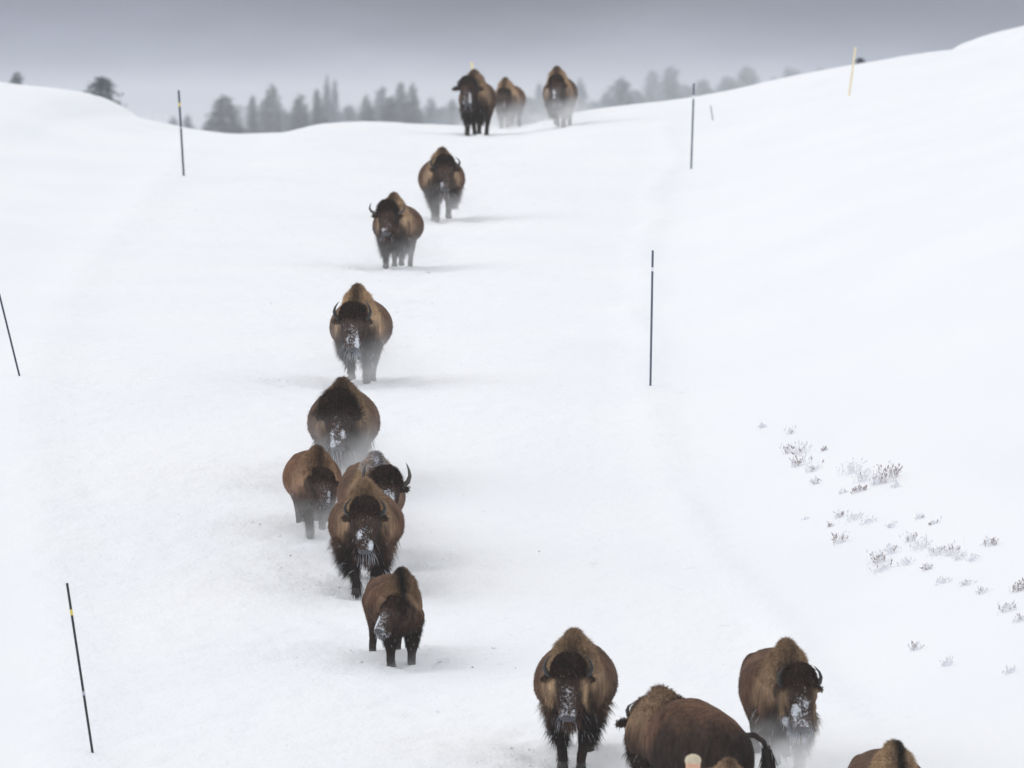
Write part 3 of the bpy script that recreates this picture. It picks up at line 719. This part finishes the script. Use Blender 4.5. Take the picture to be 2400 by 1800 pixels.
crumbs('dirt_specks', 170, .010, .028, simple_mat('dirt', (.30, .26, .23), .9, .1, .3, 5), .25, 4)

# ------------------------------------------------------------------ marker poles
def tube_mesh(name, a, b, r0, r1, mat, parent, n=10):
    a = np.array(a, float); b = np.array(b, float); d = unit(b - a); u_ = unit(np.cross(d, (0.3, 1, 0))); v_ = np.cross(d, u_)
    vs = []
    for p, r_ in ((a, r0), (b, r1)):
        for j in range(n): q = 2 * math.pi * j / n; vs.append(p + (u_ * math.cos(q) + v_ * math.sin(q)) * r_)
    fs = [(j, (j + 1) % n, n + (j + 1) % n, n + j) for j in range(n)] + [tuple(range(n))[::-1], tuple(range(n, 2 * n))]
    o = mesh_np(name, vs, fs, mat, parent, False)
    return o
def pole(bx, by, tx, ty, r, mat, label, band=None, bandmat=None, base=None, group='snow marker poles beside the road', joint=None, cap=None):
    p = hit(bx, by) if base is None else base
    s = F / p.y
    top = np.array(((tx - bx) / s, 0, (by - ty) / s))
    root = empty('marker_pole', p); tag(root, label, 'marker pole', group)
    lo = -top / np.linalg.norm(top) * .25
    if band is None:
        tube_mesh('pole', lo, top, r, r * .95, mat, root)
    else:
        f0, f1 = band
        tube_mesh('pole', lo, top * (1 - f1), r, r, mat, root)
        tube_mesh('band', top * (1 - f1), top * (1 - f0), r * 1.1, r * 1.1, bandmat, root)
        tube_mesh('pole', top * (1 - f0), top, r, r, mat, root)
    if joint: tube_mesh('sleeve', top * (joint - .012), top * (joint + .012), r * 1.25, r * 1.25, M_GREYPOLE, root)
    return root
pole(200, 1627, 145, 1260, .016, M_POLE_BLACK, 'black pole with a yellow band leaning left in the lower left snow', (.155, .19), M_YEL, joint=.35)
pole(42, 812, -42, 470, .015, M_POLE_NAVY, 'dark navy pole leaning out of the left edge of the photo', (.155, .19), M_YEL)
pole(397, 380, 386, 195, .024, M_POLE_NAVY, 'dark pole with a yellow band at the upper left, in front of the far trees', (.145, .19), M_YEL, joint=.56)
pole(1405, 833, 1410, 541, .017, M_POLE_BLUE, 'blue-grey pole with a white band standing by the middle of the right road edge', (.125, .155), M_WHT)
pole(1493, 365, 1499, 180, .022, M_POLE_BLUE, 'dark grey pole with a white band at the upper right rising past the crest line', (.14, .185), M_WHT)
pole(1834, 207, 1848, 102, .024, M_PALE, 'pale yellow pole leaning right on the upper right slope')
pole(1034, 270, 1019, 116, .040, M_PALE, 'pale yellow pole whose tip shows above the hump of the bison on the crest', base=Vector((at(1034, 283, 300).x, 300, float(ground(at(1034, 283, 300).x, 300)))))
pole(1540, 260, 1535, 228, .022, M_GREYPOLE, 'short frosted grey stub right of the pole with the white band', group='snow marker poles beside the road')
# wide orange-topped post standing nearest the camera
b0 = at(1497, 1700, 113.0); b0.z = float(ground(b0.x, 113.0))
root = empty('marker_post', b0); tag(root, 'blurred orange reflector post poking up at the bottom edge beside a tan hump', 'marker post')
tz = at(1497, 1633, 113.0).z - b0.z
tube_mesh('post', (0, 0, -.3), (0, 0, tz - .40), .05, .05, M_POLE_BLACK, root)
tube_mesh('reflector', (0, 0, tz - .42), (0, 0, tz - .045), .070, .074, M_ORG, root, 14)
o_ = Build(); o_.ell((0, 0, tz - .045), ((.082, 0, 0), (0, .082, 0), (0, 0, .065)), 20)
mesh_np('cap', o_.v, o_.f, simple_mat('cap_pale', (.60, .52, .38), .6, .3, .1, 20), root)

# ------------------------------------------------------------------ frosted grass and sagebrush tips on the right bank
def plant(name, px, py, wpx, hpx, brown, label, cat, n=None):
    p = hit(px, py); s = F / p.y
    wd = wpx / s / 2; ht = hpx / s
    rng = np.random.RandomState(int(px * 7 + py))
    n = n or int(9 + wpx * .7)
    root = empty(name, p); tag(root, label, cat, 'frosted plants poking through the snow of the right bank')
    for nm_, mat_, cnt in (('frosted_stems', M_FROST, int(n * (1.6 - brown * .6))), ('dry_stems', M_STEM, int(n * brown * .75))):
        if cnt < 2: continue
        vs, fs = [], []
        for q in range(cnt):
            bx, by = rng.randn() * wd * .7, rng.randn() * wd * .7
            if nm_ == 'dry_stems': bx += wd * .25
            bz = float(ground(p.x + bx, p.y + by)) - p.z - .02
            L_ = ht * (.35 + .65 * rng.rand()); lean = np.array((rng.randn() * .35 + .12, rng.randn() * .3, 1.0)); lean = lean / np.linalg.norm(lean)
            b_ = np.array((bx, by, bz)); r_ = .003 if nm_ == 'dry_stems' else .003
            t_ = b_ + lean * L_
            u_ = np.array((1, 0, 0)) * r_; v_ = np.array((-.5, .87, 0)) * r_; w_ = np.array((-.5, -.87, 0)) * r_
            m_ = b_ + lean * L_ * .5 + rng.randn(3) * .01
            k0 = len(vs); vs += [b_ + u_, b_ + v_, b_ + w_, m_ + u_ * .8, m_ + v_ * .8, m_ + w_ * .8, t_]
            for j in range(3): fs.append((k0 + j, k0 + (j + 1) % 3, k0 + 3 + (j + 1) % 3, k0 + 3 + j)); fs.append((k0 + 3 + j, k0 + 3 + (j + 1) % 3, k0 + 6))
            # leaf / seed buds up the stem
            for l_ in range(3 if nm_ == 'dry_stems' else 1):
                f_ = .35 + .6 * rng.rand(); c_ = b_ + (t_ - b_) * f_; e_ = .010 + .012 * rng.rand(); dd = lean * e_ * 2.4 + rng.randn(3) * e_
                sd_ = unit(np.cross(dd, (0, 1, .1))) * e_ * .6
                k0 = len(vs); vs += [c_, c_ + dd * .5 + sd_, c_ + dd, c_ + dd * .5 - sd_]; fs.append((k0, k0 + 1, k0 + 2, k0 + 3))
        mesh_np(nm_, vs, fs, mat_, root, False)['kind'] = 'stuff'
    # cushion of snow caught in the clump
    if wpx >= 36:
        bm_ = Build(); bm_.ell((0, .05, .0), ((wd * .8, 0, 0), (0, wd * .6, 0), (0, 0, min(.10, ht * .35))), 16)
        mesh_np('snow_cap', bm_.v, bm_.f, M_SNOW, root)
    return root
PL = [(205, 245, 22, 18, 0, 'ring-shaped frosted tuft, topmost and leftmost of the bank plants'), (360, 280, 18, 24, .2, 'thin leaning sprig right of the ring-shaped tuft'), (345, 385, 26, 34, .5, 'brownish tuft beside a snow-filled bush, upper left of the bank plants'), (420, 385, 46, 40, .15, 'white frosted bush holding snow, upper left of the bank plants'), (410, 455, 54, 46, .45, 'grey-brown sagebrush tip below the snow-filled bush'),
      (480, 485, 44, 30, .2, 'frosted twigs leaning right beside the sagebrush tip below the snow-filled bush'), (500, 560, 26, 22, .3, 'small grey sprig below the upper left group of plants'), (545, 375, 12, 16, .7, 'tiny lone reddish sprig between the two upper plant groups'), (655, 610, 24, 14, .15, 'tiny sprig left of the low dark one under the largest sagebrush'), (740, 600, 38, 26, .8, 'low dark sprig just below the largest sagebrush'),
      (690, 500, 60, 54, .04, 'wide pale frosted grass left of the largest sagebrush'), (765, 540, 56, 50, .12, 'frosted stems touching the left side of the largest sagebrush'), (855, 555, 76, 74, .75, 'largest sagebrush clump on the right bank, brown-grey with upright tips'), (935, 520, 26, 46, .6, 'upright brown spray at the right of the largest sagebrush'), (945, 575, 34, 24, .0, 'fine white blades trailing down right of the largest sagebrush'),
      (640, 740, 34, 24, .3, 'dark-based tuft at the left end of the low frosted row'), (720, 755, 60, 22, .06, 'long low row of white frosted grass in mid bank'), (790, 775, 50, 20, .08, 'right end of the low frosted row in mid bank'), (915, 800, 26, 20, .05, 'faint white sprig right of the low frosted row'), (580, 795, 14, 12, .4, 'tiny broken twig left below the low frosted row'), (440, 755, 12, 8, .0, 'faint speck of a tuft farthest left in mid bank'),
      (630, 885, 36, 40, .55, 'small dark twin-tipped tuft low on the bank'), (850, 990, 62, 46, .55, 'brown-centred clump near the foot of the bank'), (870, 1040, 72, 30, .15, 'broad frosted skirt of grass below the brown-centred clump'), (920, 945, 38, 36, .25, 'bluish twiggy tuft above the brown-centred clump'), (1000, 1010, 36, 26, .12, 'frosted spray just right of the brown-centred clump'),
      (1080, 750, 26, 12, .2, 'small curved sprig above the broad white bush'), (1160, 778, 34, 12, .15, 'flat frosted sprig above and right of the broad white bush'), (1020, 880, 40, 46, .18, 'tall-tipped frosted tuft at the left end of the broad white bush'), (1085, 920, 64, 40, .06, 'broad white frosted bush with twiggy top in the middle of the bank'), (1175, 950, 60, 40, .22, 'frosted twigs joining the right side of the broad white bush'), (1255, 950, 56, 50, .2, 'frosted bush with fine dark twigs right of the broad white bush'), (1300, 975, 42, 30, .05, 'faint white fringe at the right end of the middle plants'),
      (1480, 900, 28, 34, .75, 'lone reddish twig spray high on the right bank'), (1440, 895, 10, 10, .2, 'tiny speck of a tuft beside the lone reddish spray'), (1375, 985, 34, 30, .12, 'leaning pale stems below the lone reddish spray'), (1120, 1035, 30, 24, .4, 'short dark twig below the middle plants'), (1340, 1120, 40, 20, .12, 'pale flattened tuft in the lower right row'), (1420, 1165, 40, 24, .15, 'pale tuft in the lower right row above the grassy fringe'),
      (1630, 1150, 50, 34, .8, 'dark shrub tip at the right edge of the photo'), (1565, 1265, 44, 40, .4, 'brownish tuft near the right edge in the lower row'), (1630, 1320, 44, 24, .3, 'lowest tuft of the row at the right edge'), (1200, 1110, 40, 20, .0, 'faintest white tuft below the middle plants'),
      (1045, 1480, 30, 36, .35, 'small isolated tuft below the main band of bank plants'), (1230, 1565, 34, 28, .1, 'faint bluish tuft near the lower right'), (1580, 1610, 32, 28, .06, 'pale tuft at the lower right edge')]
for zx, zy, wz, hz, br, lb in PL:
    px_, py_ = (1700 + zx / 2.37) / 1.085, (900 + zy / 2.37) / 1.085
    plant('frosted_plant', px_, py_, wz / 2.37 / 1.085 * 1.35, hz / 2.37 / 1.085 * 1.8, br, lb or 'small snow-frosted grass tuft among the plants on the right bank', 'plant')
for px_, py_, lb in ((318, 258, 'leftmost of three white grass tufts on the left crest line'), (338, 262, 'middle one of three white grass tufts on the left crest line'), (354, 266, 'rightmost of three white grass tufts on the left crest line')):
    plant('frosted_plant', px_, py_, 18, 24, 0, lb, 'plant')

# ------------------------------------------------------------------ conifers beyond the crest
def tree_proto(seed, kind):
    rng = np.random.RandomState(seed); vs, fs = [], []
    n = 2400
    for q in range(n):
        h = 1 - (1 - rng.rand()) ** .62 if kind != 'round' else rng.rand()
        if kind == 'round': rad = math.sqrt(max(0, 1 - (2 * h - 1) ** 2)) * .95 + .05; rad *= .85 + .3 * vnoise(h * 6 + seed, 3.1)
        elif kind == 'narrow': rad = (1 - h) ** .75 * .9 + .05
        else: rad = (1 - h) ** .95 + .025
        ang = rng.rand() * 2 * math.pi
        tier = .72 + .38 * ((h * 13 + .5 * math.sin(ang * 2 + seed)) % 1.0)
        lump = 1 + 1.1 * float(vnoise(ang * 2.1 + seed, h * 7 + seed))
        rr_ = rad * tier * lump * (rng.rand() ** .45) * (1 + .28 * abs(rng.randn()))
        c = np.array((math.cos(ang) * rr_, math.sin(ang) * rr_, h * (1 if kind == 'round' else .98)))
        out = np.array((math.cos(ang), math.sin(ang), 0))
        d = out * .14 + np.array((0, 0, -.012)) + rng.randn(3) * np.array((.05, .05, .012))
        s_ = np.cross(d, (0, 0, 1)); s_ = s_ / (np.linalg.norm(s_) + 1e-6) * (.05 + .03 * rng.rand())
        k0 = len(vs); vs += [c - s_, c + s_, c + d + s_ * .3 + rng.randn(3) * .004, c + d * .5 + np.array((0, 0, .018))]; fs += [(k0, k0 + 1, k0 + 3), (k0 + 1, k0 + 2, k0 + 3), (k0, k0 + 3, k0 + 2)]
    return np.array(vs), np.array(fs, dtype=np.int32)
PROT = {}
for kd, ss in (('cone', (1, 2, 3)), ('narrow', (4, 5, 6)), ('round', (7,))):
    for s_ in ss:
        V_, F_ = tree_proto(s_, kd)
        for mt in (M_NEEDLE, M_NEEDLE2):
            me = bpy.data.meshes.new('crown'); me.from_pydata([tuple(v) for v in V_], [], [tuple(int(c) for c in f_) for f_ in F_]); me.materials.append(mt)
            PROT[(kd, s_, mt.name)] = me
trunk_me = None
def tree(px, ytop, hw, D, kind, seed, mat, label, ybot=300.0, vis=None):
    global trunk_me
    D = D * 1.6 if D > 1000 else D
    x = (px - 1106) / F * D
    gz = float(ground(x, D))
    zt = at(px, ytop, D).z
    H = zt - gz
    # half width hw (px) is read at the crest line, vis metres below the top
    visible = max((ybot - ytop) / F * D, .8)
    rad = hw / F * D / max(min(visible / H, 1.0), .12) ** (.75 if kind == 'narrow' else .95) if kind != 'round' else hw / F * D
    rad = min(rad * 1.12, H * .42)
    root = empty('pine_tree' if kind != 'round' else 'leafless_tree', (x, D, gz)); tag(root, label, 'tree', 'snow-dusted trees in the mist beyond the crest')
    c = bpy.data.objects.new('crown', PROT[(kind, seed, mat.name)]); col.objects.link(c); c.parent = root; c.rotation_euler = (0, 0, px * 1.7)
    if kind == 'round': c.scale = (rad, rad, H * .8); c.location = (0, 0, H * .2)
    else: c.scale = (rad, rad, H * .95); c.location = (0, 0, H * .05)
    if trunk_me is None:
        t_ = tube_mesh('trunk', (0, 0, -.03), (0, 0, .97), .022, .003, M_BARK, root, 8); trunk_me = t_.data
    else:
        t_ = bpy.data.objects.new('trunk', trunk_me); col.objects.link(t_); t_.parent = root
    t_.scale = (H * .8, H * .8, H)
M1, M2 = M_NEEDLE, M_NEEDLE2
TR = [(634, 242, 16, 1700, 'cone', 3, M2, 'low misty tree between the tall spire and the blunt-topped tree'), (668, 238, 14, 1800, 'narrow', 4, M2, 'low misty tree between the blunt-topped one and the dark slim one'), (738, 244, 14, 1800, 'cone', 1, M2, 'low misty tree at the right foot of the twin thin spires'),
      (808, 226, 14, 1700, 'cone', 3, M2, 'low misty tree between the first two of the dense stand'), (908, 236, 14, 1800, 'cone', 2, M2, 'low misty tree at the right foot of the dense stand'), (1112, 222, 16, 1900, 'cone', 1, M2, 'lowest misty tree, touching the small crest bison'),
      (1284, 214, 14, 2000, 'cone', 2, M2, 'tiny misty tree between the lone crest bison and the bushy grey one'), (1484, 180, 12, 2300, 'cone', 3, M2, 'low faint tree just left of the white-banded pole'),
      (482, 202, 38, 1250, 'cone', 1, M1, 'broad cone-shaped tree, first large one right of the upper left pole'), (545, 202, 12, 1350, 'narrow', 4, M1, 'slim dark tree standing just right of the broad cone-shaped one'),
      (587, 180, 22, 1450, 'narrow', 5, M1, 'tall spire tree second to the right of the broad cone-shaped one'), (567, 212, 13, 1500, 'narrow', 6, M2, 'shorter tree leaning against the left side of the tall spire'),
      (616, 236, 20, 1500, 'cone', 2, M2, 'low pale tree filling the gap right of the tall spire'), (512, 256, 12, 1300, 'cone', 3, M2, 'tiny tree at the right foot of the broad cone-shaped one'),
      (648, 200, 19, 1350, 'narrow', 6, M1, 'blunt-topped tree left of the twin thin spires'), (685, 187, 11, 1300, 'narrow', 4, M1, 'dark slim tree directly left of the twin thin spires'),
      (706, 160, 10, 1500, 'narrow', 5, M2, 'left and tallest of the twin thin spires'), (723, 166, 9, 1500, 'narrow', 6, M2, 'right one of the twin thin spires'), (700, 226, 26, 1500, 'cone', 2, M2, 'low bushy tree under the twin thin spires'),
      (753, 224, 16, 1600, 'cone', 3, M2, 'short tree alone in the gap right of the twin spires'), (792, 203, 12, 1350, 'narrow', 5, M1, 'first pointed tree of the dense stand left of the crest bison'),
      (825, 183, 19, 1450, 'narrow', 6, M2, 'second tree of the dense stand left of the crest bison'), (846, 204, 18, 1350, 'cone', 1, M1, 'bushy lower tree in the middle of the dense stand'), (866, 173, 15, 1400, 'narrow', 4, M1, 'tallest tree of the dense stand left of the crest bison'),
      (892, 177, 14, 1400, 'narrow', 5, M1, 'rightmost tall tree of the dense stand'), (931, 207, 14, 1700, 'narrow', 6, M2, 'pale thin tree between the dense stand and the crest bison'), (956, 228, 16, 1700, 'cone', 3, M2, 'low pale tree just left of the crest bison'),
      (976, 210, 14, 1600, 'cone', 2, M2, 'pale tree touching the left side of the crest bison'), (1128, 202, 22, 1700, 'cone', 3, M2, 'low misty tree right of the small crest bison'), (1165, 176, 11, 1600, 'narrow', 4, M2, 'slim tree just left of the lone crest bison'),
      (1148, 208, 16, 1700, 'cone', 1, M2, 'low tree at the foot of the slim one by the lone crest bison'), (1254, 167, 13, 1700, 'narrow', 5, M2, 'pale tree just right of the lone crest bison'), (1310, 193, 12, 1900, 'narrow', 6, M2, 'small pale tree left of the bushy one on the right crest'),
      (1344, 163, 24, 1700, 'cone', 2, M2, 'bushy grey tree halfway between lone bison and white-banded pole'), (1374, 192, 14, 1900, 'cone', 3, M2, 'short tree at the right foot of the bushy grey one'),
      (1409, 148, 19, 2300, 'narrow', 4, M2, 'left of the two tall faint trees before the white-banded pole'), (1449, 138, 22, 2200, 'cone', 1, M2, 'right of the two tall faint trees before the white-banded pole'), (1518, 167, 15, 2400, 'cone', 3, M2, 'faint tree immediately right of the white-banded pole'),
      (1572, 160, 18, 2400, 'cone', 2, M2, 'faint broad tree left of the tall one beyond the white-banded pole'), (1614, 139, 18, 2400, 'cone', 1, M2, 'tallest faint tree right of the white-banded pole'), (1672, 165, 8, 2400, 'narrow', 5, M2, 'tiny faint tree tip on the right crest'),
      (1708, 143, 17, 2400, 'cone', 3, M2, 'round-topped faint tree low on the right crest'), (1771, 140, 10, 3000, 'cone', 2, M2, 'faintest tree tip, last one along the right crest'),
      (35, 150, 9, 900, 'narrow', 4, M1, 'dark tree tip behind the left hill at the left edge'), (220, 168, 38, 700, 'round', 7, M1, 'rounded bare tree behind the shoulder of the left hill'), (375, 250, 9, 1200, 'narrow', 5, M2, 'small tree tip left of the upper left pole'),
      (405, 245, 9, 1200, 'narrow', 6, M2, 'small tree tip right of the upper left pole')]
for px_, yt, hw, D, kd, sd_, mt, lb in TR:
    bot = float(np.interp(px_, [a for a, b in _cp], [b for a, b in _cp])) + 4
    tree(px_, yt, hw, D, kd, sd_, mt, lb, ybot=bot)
# the misty wood behind them that reads as one mass
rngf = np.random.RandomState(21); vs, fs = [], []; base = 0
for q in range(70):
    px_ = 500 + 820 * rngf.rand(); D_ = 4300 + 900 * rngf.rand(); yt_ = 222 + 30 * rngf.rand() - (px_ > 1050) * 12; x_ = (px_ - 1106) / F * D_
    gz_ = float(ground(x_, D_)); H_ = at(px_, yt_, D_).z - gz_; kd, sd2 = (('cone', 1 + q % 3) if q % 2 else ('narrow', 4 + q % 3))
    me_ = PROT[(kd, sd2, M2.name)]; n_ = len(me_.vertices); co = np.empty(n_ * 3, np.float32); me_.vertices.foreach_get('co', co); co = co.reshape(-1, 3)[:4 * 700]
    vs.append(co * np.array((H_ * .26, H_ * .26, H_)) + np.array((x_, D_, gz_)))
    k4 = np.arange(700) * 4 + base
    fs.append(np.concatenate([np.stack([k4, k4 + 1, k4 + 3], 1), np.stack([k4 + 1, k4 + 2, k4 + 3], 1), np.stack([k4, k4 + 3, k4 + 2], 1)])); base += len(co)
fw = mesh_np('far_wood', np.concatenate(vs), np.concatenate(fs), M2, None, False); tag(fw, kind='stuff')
# dark bush on the right crest behind the yellow pole
p_ = Vector((at(1858, 150, 345).x, 345.0, 0)); p_.z = float(ground(p_.x, p_.y))
root = empty('bush', p_); tag(root, 'small dark bush on the crest directly behind the pale yellow pole', 'bush')
c = bpy.data.objects.new('crown', PROT[('round', 7, M1.name)]); col.objects.link(c); c.parent = root; hb = at(1858, 120, 345).z - p_.z
c.scale = (.15, .15, max(hb * .8, .25)); c.location = (0, 0, 0)

# ------------------------------------------------------------------ snow dust kicked up by hooves, and the haze
def dust_mat(name, dens):
    m = bpy.data.materials.new(name); m.use_nodes = True; t = m.node_tree; t.nodes.clear()
    o = t.nodes.new('ShaderNodeOutputMaterial'); v = t.nodes.new('ShaderNodeVolumePrincipled')
    v.inputs['Color'].default_value = (.985, .988, .995, 1); v.inputs['Anisotropy'].default_value = 0.1
    tcn = t.nodes.new('ShaderNodeTexCoord')
    ln = t.nodes.new('ShaderNodeVectorMath'); ln.operation = 'LENGTH'; t.links.new(tcn.outputs['Object'], ln.inputs[0])
    mr = t.nodes.new('ShaderNodeMapRange'); mr.inputs['From Min'].default_value = 1.0; mr.inputs['From Max'].default_value = .15
    mr.interpolation_type = 'SMOOTHSTEP'
    t.links.new(ln.outputs['Value'], mr.inputs[0])
    n = t.nodes.new('ShaderNodeTexNoise'); n.inputs['Scale'].default_value = 2.2; n.inputs['Detail'].default_value = 3
    t.links.new(tcn.outputs['Object'], n.inputs['Vector'])
    nr = t.nodes.new('ShaderNodeMapRange'); nr.inputs['From Min'].default_value = .36; nr.inputs['From Max'].default_value = .66
    t.links.new(n.outputs['Fac'], nr.inputs[0])
    m1 = t.nodes.new('ShaderNodeMath'); m1.operation = 'MULTIPLY'; t.links.new(mr.outputs[0], m1.inputs[0]); t.links.new(nr.outputs[0], m1.inputs[1])
    m2 = t.nodes.new('ShaderNodeMath'); m2.operation = 'MULTIPLY'; t.links.new(m1.outputs[0], m2.inputs[0]); m2.inputs[1].default_value = dens
    t.links.new(m2.outputs[0], v.inputs['Density']); t.links.new(v.outputs[0], o.inputs['Volume'])
    return m
bb = Build(); bb.ell((0, 0, 0), ((1, 0, 0), (0, 1, 0), (0, 0, 1)), 24)
def dust(px, py, rx, ry, rz_, dens, dz=.3, dy=0.0):
    p = hit(px, py)
    me = bpy.data.meshes.new('snow_dust'); me.from_pydata([tuple(v) for v in bb.v], [], bb.f)
    o = bpy.data.objects.new('snow_dust', me); col.objects.link(o)
    me.materials.append(dust_mat('snow_dust', dens))
    o.location = p + Vector((0, dy, dz)); o.scale = (rx, ry, rz_)
    o.rotation_euler = (math.atan(slope(p.x, p.y)[1]), 0, 0)
    tag(o, kind='stuff')
for d_ in [(1035, 290, 1.6, 2.0, .7, .45, .15, -.3), (1090, 277, 1.7, 1.5, .9, .6, .2, -.9), (1213, 276, 1.5, 1.8, .9, .8, .25, -.8), (975, 480, 1.5, 2.2, .8, .36, .15, -.4),
           (865, 580, 1.5, 2.2, .8, .36, .15, -.6), (790, 830, 1.6, 2.0, .95, .5, .2, -.6), (748, 1062, 1.8, 1.5, .95, .8, .30, -1.0), (690, 1155, 1.5, 1.4, .7, .6, .12, -.6),
           (860, 1215, 1.3, 1.5, .8, .5, .3, .3), (1712, 1690, 1.4, 1.2, .85, 1.7, .1, -1.2), (860, 1438, 1.2, 1.2, .3, .4, .0, 0)]:
    dust(*d_)
# haze box
z0, z1 = -18.0, 28.0
hb_ = [(-3600, -400, z0), (3600, -400, z0), (3600, 6200, z0), (-3600, 6200, z0), (-3600, -400, z1), (3600, -400, z1), (3600, 6200, z1), (-3600, 6200, z1)]
me = bpy.data.meshes.new('haze'); me.from_pydata(hb_, [], [(0, 3, 2, 1), (4, 5, 6, 7), (0, 1, 5, 4), (1, 2, 6, 5), (2, 3, 7, 6), (3, 0, 4, 7)])
m = bpy.data.materials.new('haze'); m.use_nodes = True; t = m.node_tree; t.nodes.clear()
o = t.nodes.new('ShaderNodeOutputMaterial'); v = t.nodes.new('ShaderNodeVolumePrincipled')
v.inputs['Color'].default_value = (.93, .95, .985, 1); v.inputs['Density'].default_value = .00013; v.inputs['Anisotropy'].default_value = .1
t.links.new(v.outputs[0], o.inputs['Volume']); me.materials.append(m)
hz = bpy.data.objects.new('haze', me); col.objects.link(hz); tag(hz, kind='stuff')
